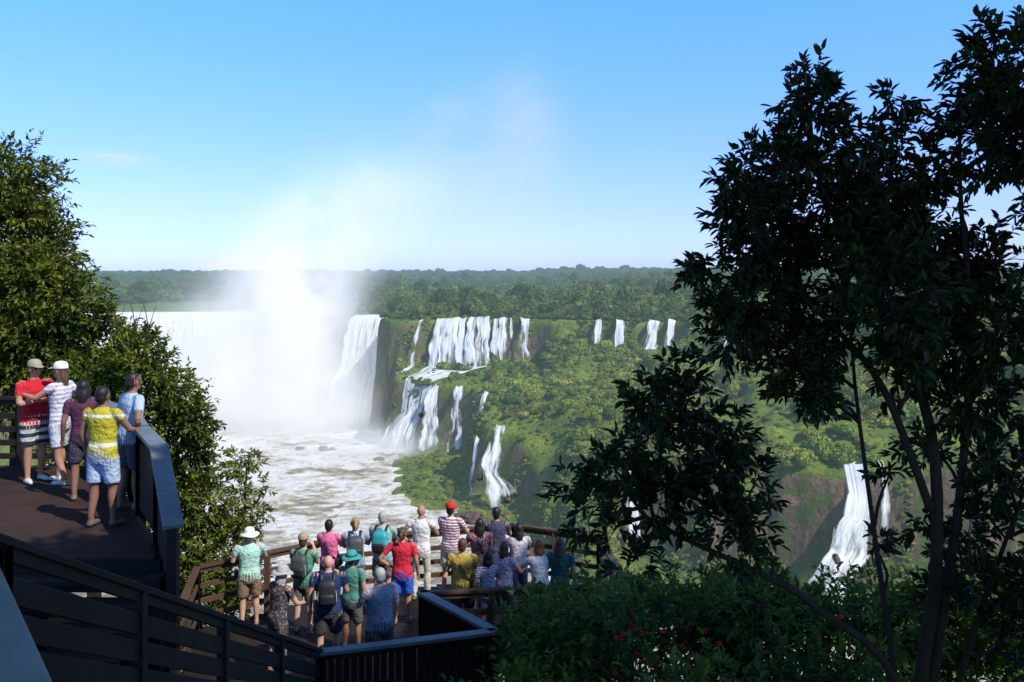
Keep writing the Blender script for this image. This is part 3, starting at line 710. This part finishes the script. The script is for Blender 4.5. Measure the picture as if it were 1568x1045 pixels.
for x_,y_ in ((-4.0,10),(-5,11.5),(-6.5,13.8),(-8.5,13.8),(-3.7,9.2),(-5.2,9.7)): mb.add(beam((x_,y_,-8),(x_,y_,-3.13),.16,.16,(0,1,0)),m_wood)
for k in range(12): mb.add(beam((-3.6,9.25,-3.35-.3*k),(-5.0,11.6,-3.35-.3*k),.06,.28),m_wood)
mb.obj('upper_viewing_deck',bevel=.004)
railing('upper_deck_railing',[(-6.6,14.0,-1.97),(-5.3,12.4,-1.97),(-4.75,11.35,-1.97),(-4.02,10.1,-1.97),(-3.44,9.0,-2.55)],1.1,1.1,4,0,.2,bw=.2)
railing('upper_deck_railing',[(-10,14.1,-1.97),(-6.7,14.1,-1.97)],1.1,1.3,4,0,.14,m_wood)
mb=MB(); n=22
for i in range(n):
    t=i/(n-1); y_=5.0+t*7.0; z_=-2.62-.52*(y_-5.2); xr=-3.0+.4*(y_-5.2)/6.8
    mb.add(beam((xr-1.15,y_,z_),(xr-.05,y_,z_),.3,.05),m_wood)
for dx in (-1.2,0.0): mb.add(beam((-3.0+dx,5,-2.75),(-2.6+dx,12,-6.39),.06,.28),m_wood)
mb.obj('wooden_stairs',bevel=.004)
railing('stair_railing',[(-3.12,3.2,-.52),(-3.0,5.2,-1.56),(-2.6,12.0,-5.1)],1.1,1.75,4,0,.1,m_wood,bw=.15)
poly=[(-5.5,15.5),(-3.5,17.1),(0,18.1),(1.7,17.3),(1.9,14.6),(-1.45,14.25),(-.25,12.7),(-2.6,12.0),(-4.7,12.0)]
mb=MB(); y=12.0
def xcross(y):
    X_=[]
    for a,b in zip(poly,poly[1:]+poly[:1]):
        if (a[1]>y)!=(b[1]>y): X_.append(a[0]+(b[0]-a[0])*(y-a[1])/(b[1]-a[1]))
    return sorted(X_)
while y<18.05:
    X_=xcross(y+.07)
    for a,b in zip(X_[::2],X_[1::2]): mb.add(beam((a,y+.07,-6.22),(b,y+.07,-6.22),.132,.04),m_wood)
    y+=.14
for a,b in zip(poly,poly[1:]+poly[:1]): mb.add(beam((*a,-6.36),(*b,-6.36),.08,.22),m_wood)
for a in poly: mb.add(beam((*a,-13),(*a,-6.3),.2,.2,(0,1,0)),m_wood)
mb.obj('lower_viewing_deck',bevel=.004)
zr=-5.12
railing('lower_deck_railing',[(-4.75,12.0,zr),(-5.5,15.5,zr),(-3.5,17.1,zr),(0,18.1,zr),(1.7,17.3,zr),(1.9,14.6,zr),(-1.45,14.25,zr)],1.08,1.2,3,0,.12,m_wood2,m_wood2)
railing('lower_deck_railing',[(-1.45,14.25,zr),(-.25,12.7,zr),(-2.6,12.0,zr)],1.08,1.2,1,.1,.17,m_rail,m_wood,pw=.075)
mb=MB(); mb.add(beam((-1.4,-1,-1.65),(3,-1,-1.65),6.5,.1),m_deck); mb.obj('walkway',bevel=.01)
mb=MB(); mb.add(beam((-.45,.84,-.79),(-1.95,2.90,-.79),.3,.08),m_conc)
for t in (0.05,.9): mb.add(beam((-.45-1.5*t,.84+2.06*t,-2.4),(-.45-1.5*t,.84+2.06*t,-.84),.12,.12,(0,1,0)),m_wood)
mb.obj('walkway_railing',bevel=.01)

# ================================================================ PEOPLE
SK={'a':simple('skin_tan',(.42,.22,.14),.55,.35,.08,20,.05),'b':simple('skin_light',(.55,.32,.23),.55,.35,.08,20,.05),'c':simple('skin_brown',(.25,.13,.08),.55,.35,.08,20,.05)}
HR={'dark':simple('hair_dark',(.015,.011,.009),.5,.4,.3,40,.6),'brown':simple('hair_brown',(.09,.045,.02),.5,.4,.3,40,.6),'grey':simple('hair_grey',(.38,.37,.35),.6,.3,.25,40,.6),
    'red':simple('hair_red',(.30,.07,.02),.5,.4,.3,40,.6),'blond':simple('hair_blond',(.36,.22,.09),.5,.4,.3,40,.6)}
m_shoe=simple('shoe',(.12,.11,.10),.6,.3,.2); m_shoew=simple('shoe_white',(.6,.6,.58),.6,.3,.1)
m_black=simple('black_nylon',(.02,.02,.022),.5,.4,.3); m_eye=simple('eye',(.03,.02,.02),.2,.5,.1); m_lip=simple('lip',(.35,.10,.08),.5,.3,.1)
ARMS={'down':((.255,-.03,1.13),(.275,.06,.88)),'rail':((.26,.14,1.18),(.17,.38,1.14)),'photo':((.23,.12,1.19),(.08,.27,1.45)),
 'hip':((.37,-.1,1.17),(.20,.03,1.0)),'cross':((.25,.10,1.15),(.0,.21,1.19)),'up':((.33,.02,1.5),(.16,.06,1.68)),'reach':((.27,.2,1.25),(.2,.44,1.3)),'strap':((.27,.02,1.15),(.16,.2,1.33))}
def person(name,x,y,floor,yaw,H,shirt,pants,skin='a',hair='dark',hairlen=0,arms=('down','down'),hat=None,pack=None,w=1.0,lean=0,sleeve=.5,leg='shorts',hyaw=0,bald=False,step=.05,shoe=None,extra=None,seed=0):
    random.seed(seed+int(x*100)); sk=SK[skin]; hr=HR[hair]; shoe=shoe or m_shoe; w=w*1.05
    src=[] ; post=[]
    cl=math.cos(lean); sl_=math.sin(lean)
    def lf(V):
        V=np.array(V,float).copy()
        if lean:
            k=np.clip((V[:,2]-.9)/.12,0,1); y0=V[:,1].copy(); z0=V[:,2]-.95
            Y_=y0*cl+z0*sl_; Z_=-y0*sl_+z0*cl
            V[:,1]=y0*(1-k)+Y_*k; V[:,2]=.95+z0*(1-k)+Z_*k
        return V
    ch,sh_=math.cos(hyaw),math.sin(hyaw)
    def hf(V):
        V=np.array(V,float).copy(); a=V[:,0].copy(); b=V[:,1].copy(); V[:,0]=a*ch-b*sh_; V[:,1]=a*sh_+b*ch; return lf(V)
    A=lambda VF,m,f=lf: src.append((f(VF[0]),VF[1],m)); B=lambda VF,m,f=lf: post.append((f(VF[0]),VF[1],m))
    idf=lambda V:np.array(V,float)
    A(loft([(.86,0,-.01,.168*w,.118*w),(.95,0,-.012,.168*w,.12*w),(1.06,0,0,.148*w,.108*w),(1.2,0,.005,.158*w,.115*w),(1.32,0,0,.178*w,.118*w),(1.40,0,-.008,.17*w,.098),(1.445,0,-.01,.115,.078),(1.47,0,-.01,.07,.06)],26,2.3,34),shirt)
    A(loft([(.78,0,-.01,.14*w,.10*w),(.85,0,-.01,.155*w,.115*w),(.96,0,-.01,.155*w,.11*w)],24,2.2,10),pants)
    A(tube([(0,-.012,1.42),(0,.005,1.55)],[.056,.052],14,8),sk)
    for s in (-1,1):
        fy=step*s; hip=(.088*s*w,0,.86); kn=(.1*s*w,fy*.5+.015,.48); an=(.105*s*w,fy-.015,.09)
        A(tube([hip,kn],[.086*w,.055],14,20),sk if leg=='shorts' else pants,idf)
        if leg=='shorts':
            ke=tuple(hip[k]+(kn[k]-hip[k])*.82 for k in range(3)); A(tube([hip,ke],[.097*w,.086*w],16,16),pants,idf)
        cr=.056 if leg=='shorts' else .068
        A(tube([kn,(kn[0],kn[1]-.012,.36),(an[0],an[1],.16),an],[.054 if cr<.06 else .066,cr,.038 if cr<.06 else .058,.036 if cr<.06 else .055],14,20),sk if cr<.06 else pants,idf)
        A(tube([(an[0],an[1]-.045,.042),(an[0]+.01*s,an[1]+.07,.045),(an[0]+.02*s,an[1]+.165,.032)],[.042,.047,.034],12,12,(1,.8)),shoe,idf)
        A(tube([(an[0],an[1],.12),(an[0],an[1],.05)],[.036,.042],12,5),sk,idf)
    for s,ar in ((-1,arms[0]),(1,arms[1])):
        E,W=ARMS[ar]; S_=np.array([.178*w*s,-.005,1.40]); E=np.array([E[0]*s*(1 if w<1.1 else 1.06),E[1],E[2]]); W=np.array([W[0]*s,W[1],W[2]])
        A(tube([S_-np.array([.05*s,0,-.01]),S_,E],[.05,.052,.040],14,20),sk)
        if sleeve>0:
            Q=S_+(E-S_)*sleeve; A(tube([S_-np.array([.06*s,0,-.005]),S_,Q],[.058,.064,.058],16,16),shirt)
        A(tube([E,E+(W-E)*.35,W],[.040,.039,.026],14,18),sk)
        f=(W-E)/np.linalg.norm(W-E)
        if ar in('rail',): f=np.array([-.2*s,1,-.15]); 
        if ar=='photo': f=np.array([-.5*s,.35,.75])
        f=f/np.linalg.norm(f); up=np.array([-s*1.0,.25,.1]) if ar in('down','hip') else np.array([0,.2,1.0])
        sd=np.cross(f,up); sd/=np.linalg.norm(sd); nn=np.cross(sd,f)
        A(tube([W,W+f*.045,W+f*.09],[.026,.037,.036],12,9,(1,.5) ),sk)
        for k,(o_,ln) in enumerate(((-.029,.062),(-.0097,.073),(.0097,.068),(.029,.052))):
            b_=W+f*.085+sd*o_; c_=b_+f*ln*.5-nn*.006; e_=c_+f*ln*.4-nn*ln*.33
            B(tube([b_-f*.02,b_,c_,e_],[.009,.009,.008,.0065],6,7),sk)
        tb=W+f*.03-sd*.028; B(tube([tb,tb-sd*.022+f*.025,tb-sd*.026+f*.055],[.011,.010,.008],6,6),sk)
    A(ellip((0,.008,1.62),(.073,.09,.098),18,14),sk,hf); A(ellip((0,.03,1.555),(.054,.06,.055),14,9),sk,hf)
    A(tube([(0,.094,1.635),(0,.112,1.592)],[.009,.014],8,6),sk,hf)
    for s in (-1,1):
        A(ellip((.077*s,.0,1.605),(.012,.02,.03),8,6),sk,hf)
        B(ellip((.03*s,.089,1.625),(.013,.008,.007),8,5),m_eye,hf)
        B(tube([(.045*s,.086,1.65),(.014*s,.094,1.65)],[.004,.004],5,3),hr,hf)
    B(tube([(-.022,.088,1.553),(0,.094,1.552),(.022,.088,1.553)],[.004,.006,.004],6,5),m_lip,hf)
    if not bald:
        A(ellip((0,-.014,1.64),(.083,.092,.098),18,14),hr,hf); A(ellip((0,-.045,1.59),(.072,.058,.075),14,9),hr,hf)
        if hairlen>0:
            A(tube([(0,-.05,1.64),(0,-.075,1.52),(0,-.085,1.52-hairlen)],[.07,.075,.05],14,14,(1,.55)),hr,hf)
            for s in (-1,1): A(tube([(.065*s,-.01,1.63),(.075*s,-.02,1.5),(.06*s,-.04,1.52-hairlen*.7)],[.03,.032,.02],8,9),hr,hf)
        if hairlen<0:
            A(ellip((0,-.10,1.68),(.035,.035,.035),10,8),hr,hf); A(tube([(0,-.1,1.67),(0,-.14,1.6),(0,-.12,1.48)],[.025,.03,.012],8,10),hr,hf)
            for k in range(10):
                a=random.uniform(0,6.28); A(ellip((math.cos(a)*.075,-.02+math.sin(a)*.07,1.64+random.uniform(-.04,.07)),(.026,.026,.026),8,6),hr,hf)
    if hat:
        kind,hm=hat
        z=1.665
        dome=[(z-.01,0,-.005,.094,.107),(z+.03,0,-.006,.092,.105),(z+.07,0,-.008,.078,.09),(z+.09,0,-.008,.05,.06),(z+.097,0,-.008,.02,.02)]
        B(loft(dome,22,2,12),hm,hf)
        if kind=='brim':
            an=np.linspace(0,2*math.pi,28,endpoint=False); V=[];F_=[]
            for q,(rr_,dz) in enumerate(((.085,.0),(.13,-.01),(.175,-.035),(.172,-.043),(.09,-.012))):
                for a in an: V.append((math.cos(a)*rr_,-.005+math.sin(a)*rr_*1.06,z+dz+math.sin(3*a+x)*.012*(rr_>.12)))
            for q in range(4):
                for j in range(28): F_.append((q*28+j,q*28+(j+1)%28,(q+1)*28+(j+1)%28,(q+1)*28+j))
            B((V,F_),hm,hf); B(loft([(z-.004,0,-.005,.096,.109),(z+.02,0,-.005,.095,.108)],22,2,3),m_black if random.random()<.4 else hm,hf)
        else:
            B(ellip((0,.115,z-.005),(.07,.075,.008),16,6,Matrix.Rotation(-.18,3,'X')),hm,hf)
    if pack:
        pm=pack
        B(loft([(1.02,0,-.2,.11,.05),(1.05,0,-.21,.14,.085),(1.2,0,-.215,.15,.10),(1.36,0,-.205,.135,.085),(1.42,0,-.19,.10,.05),(1.43,0,-.185,.05,.02)],26,3.2,16),pm)
        B(loft([(1.06,0,-.29,.09,.02),(1.08,0,-.30,.11,.04),(1.2,0,-.30,.105,.04),(1.23,0,-.29,.08,.015)],20,3.5,8),m_black)
        for s in (-1,1):
            B(tube([(.09*s,-.15,1.38),(.10*s,-.06,1.475),(.105*s,.06,1.44),(.12*s,.125,1.3),(.14*s,.08,1.15),(.13*s,-.12,1.08)],[.018]*6,8,22,(1.3,.5)),m_black)
            B(tube([(.135*s,-.27,1.08),(.14*s,-.275,1.2),(.11*s,-.25,1.37)],[.005]*3,5,8),m_shoew)
        B(tube([(-.03,-.19,1.43),(0,-.19,1.475),(.03,-.19,1.43)],[.007]*3,6,8),m_black)
    if extra=='sling':
        B(tube([(-.13,.02,1.44),(-.02,-.13,1.3),(.1,-.14,1.12),(.17,-.05,.98)],[.014]*4,6,16,(1.5,.5)),m_black)
        B(tube([(-.13,.02,1.44),(-.02,.14,1.3),(.1,.135,1.12),(.17,.05,.98)],[.014]*4,6,16,(1.5,.5)),m_black)
        B(loft([(.86,.2,0,.05,.09),(.88,.2,0,.06,.11),(1.0,.2,0,.055,.105),(1.02,.2,0,.04,.09)],16,4,6),m_black)
    if extra=='glasses':
        for s in (-1,1): B(ellip((.032*s,.098,1.627),(.025,.008,.018),10,6),m_black,hf)
    mb=MB()
    for V,F_,m in src: mb.add((V,F_),m)
    ob=mb.obj('tmp'); md=ob.modifiers.new('r','REMESH'); md.mode='VOXEL'; md.voxel_size=.0125
    sm=ob.modifiers.new('s','SMOOTH'); sm.iterations=3; sm.factor=.5
    dg=bpy.context.evaluated_depsgraph_get(); me=bpy.data.meshes.new_from_object(ob.evaluated_get(dg))
    kd=kdtree.KDTree(sum(len(s[0]) for s in src)); tags=[]
    for V,F_,m in src:
        for v in V: kd.insert(v,len(tags)); tags.append(m)
    kd.balance()
    mo=MB(); vs=[v.co[:] for v in me.vertices]
    fs_=[tuple(p.vertices) for p in me.polygons]; cs=[p.center.copy() for p in me.polygons]
    mo.V=vs; mo.F=fs_; ml=[tags[kd.find(c)[1]] for c in cs]
    mo.mats=list(dict.fromkeys(ml)); ix={m:i for i,m in enumerate(mo.mats)}; mo.M=[ix[m] for m in ml]
    bpy.data.objects.remove(ob); bpy.data.meshes.remove(me)
    for V,F_,m in post: mo.add((V,F_),m)
    o=mo.obj(name,True); s=H/1.725; o.scale=(s,s,s); o.location=(x,y,floor); o.rotation_euler=(0,0,yaw)
    return o
C=cloth
FL=-6.2; r_=math.radians
wh=simple('white_cotton_hat',(.8,.8,.78),.8,.2,.05); gy=simple('grey_hat',(.40,.40,.38),.8,.2,.1); redc=simple('red_cap',(.6,.03,.03),.7,.2,.1)
tealc=simple('teal_cap',(.05,.30,.28),.7,.2,.1); khc=simple('khaki_cap',(.35,.30,.20),.7,.2,.1)
teal=simple('teal_nylon',(.03,.32,.34),.5,.4,.2); gryp=simple('grey_nylon',(.06,.065,.07),.5,.4,.2)
P=person
P('man_in_sun_hat',-4.62,15.6,FL,r_(15),1.72,C((.42,.68,.58)),C((.22,.15,.10)),'b','grey',hat=('brim',wh),arms=('strap','rail'),w=1.08)
P('woman_in_bucket_hat',-3.62,13.7,FL,r_(-35),1.66,C((.07,.06,.07),'print',(.30,.22,.2),22),C((.12,.10,.09)),'b','grey',.06,hat=('brim',gy),arms=('rail','rail'),lean=.15,w=1.02)
P('tourist_with_backpack',-3.62,15.4,FL,r_(-8),1.68,C((.10,.30,.18)),C((.12,.12,.11)),'b','brown',hat=('cap',khc),pack=gryp,arms=('rail','photo'))
P('tourist_with_backpack',-2.90,14.0,FL,r_(8),1.76,C((.025,.045,.13)),C((.05,.05,.06)),'b','grey',bald=True,pack=m_black,arms=('down','strap'),w=1.15)
P('woman_in_pink_top',-3.38,16.4,FL,r_(-10),1.66,C((.75,.16,.34)),C((.08,.1,.16)),'a','dark',.0,arms=('photo','rail'),pack=None,sleeve=.3,extra='sling')
P('tourist_with_backpack',-2.90,16.4,FL,r_(12),1.70,C((.30,.42,.52),'print',(.7,.72,.75),26),C((.10,.10,.12)),'a','blond',-1,pack=gryp,arms=('rail','rail'))
P('tourist_with_backpack',-2.42,16.6,FL,r_(-5),1.76,C((.30,.48,.46)),C((.18,.17,.14)),'b','grey',pack=teal,arms=('photo','rail'))
P('man_in_teal_cap',-2.62,14.5,FL,r_(-20),1.66,C((.09,.26,.20)),C((.1,.1,.1)),'a','brown',hat=('brim',tealc),arms=('rail','down'))
P('man_in_grey_tshirt',-2.0,13.4,FL,r_(38),1.76,C((.26,.28,.36),'print',(.20,.21,.28),8),C((.10,.10,.12)),'b','grey',arms=('rail','down'),w=1.2,sleeve=.65)
P('woman_in_red_shirt',-1.95,15.75,FL,r_(-5),1.70,C((.62,.03,.055)),C((.03,.12,.55)),'a','brown',-1,arms=('hip','down'),w=1.05,sleeve=.55)
P('man_in_white_top',-1.73,16.9,FL,r_(-15),1.80,C((.78,.76,.72)),C((.62,.56,.46)),'a','dark',bald=True,arms=('hip','rail'),leg='long',sleeve=.25)
P('man_in_red_cap',-1.18,17.1,FL,r_(-20),1.78,C((.75,.72,.74),'stripe',(.35,.10,.16),20),C((.55,.52,.46)),'b','dark',hat=('cap',redc),arms=('photo','rail'),w=1.05)
P('woman_in_print_top',-.60,16.4,FL,r_(10),1.68,C((.16,.07,.10),'print',(.5,.3,.3),24),C((.05,.05,.07)),'a','dark',.12,arms=('rail','photo'),sleeve=.2,extra='sling')
P('man_in_yellow_shirt',-.84,15.1,FL,r_(-6),1.70,C((.50,.34,.07)),C((.05,.06,.05)),'a','brown',0,arms=('strap','hip'),w=1.1,extra='sling')
P('child_in_striped_shirt',-.42,15.0,FL,r_(20),1.50,C((.14,.07,.22),'stripe',(.62,.6,.66),26),C((.06,.06,.12)),'a','dark',.05,arms=('down','rail'),w=.92)
P('woman_in_floral_top',-.13,15.2,FL,r_(-35),1.62,C((.70,.62,.64),'print',(.65,.12,.25),24),C((.08,.08,.12)),'b','brown',.08,arms=('cross','rail'),w=1.0)
P('man_at_railing',-.30,16.9,FL,r_(0),1.76,C((.06,.06,.10)),C((.08,.08,.09)),'a','dark',arms=('rail','rail'))
P('woman_with_red_hair',.48,15.15,FL,r_(25),1.64,C((.78,.74,.68)),C((.1,.1,.12)),'b','red',.04,arms=('reach','rail'),lean=.1)
P('woman_with_long_hair',.82,15.2,FL,r_(-10),1.68,C((.02,.11,.12)),C((.05,.05,.05)),'a','brown',.28,arms=('rail','down'))
P('tourist_woman',.12,16.3,FL,r_(15),1.62,C((.55,.5,.52)),C((.1,.1,.14)),'a','dark',.1,arms=('rail','rail'))
UF=-3.07
P('man_in_red_polo',-7.05,13.1,UF,r_(180+55),1.78,C((.50,.02,.03)),C((.04,.04,.045),'stripe',(.5,.5,.5),9),'a','dark',hat=('cap',khc),arms=('cross','cross'),w=1.08,extra='glasses',sleeve=.6,shoe=m_shoew)
P('woman_in_white_cap',-6.62,13.0,UF,r_(80),1.76,C((.75,.73,.76),'stripe',(.45,.42,.55),16),C((.55,.58,.62)),'a','brown',.1,hat=('cap',wh),arms=('reach','hip'),step=.12,sleeve=.3,shoe=m_shoew)
P('woman_in_maroon_top',-5.85,12.1,UF,r_(20),1.62,C((.10,.03,.06)),C((.05,.05,.08)),'c','dark',.1,arms=('down','cross'))
P('woman_in_yellow_top',-4.98,10.8,UF,r_(-12),1.70,C((.50,.42,.04),'band',(.7,.7,.65)),C((.42,.52,.68)),'c','dark',.0,arms=('down','rail'),sleeve=.3,w=1.06)
P('man_in_blue_shirt',-4.98,11.55,UF,r_(-40),1.78,C((.40,.50,.62)),C((.10,.11,.14)),'c','dark',arms=('down','hip'),lean=.08,sleeve=.6)
print('people',time.time()-T0)
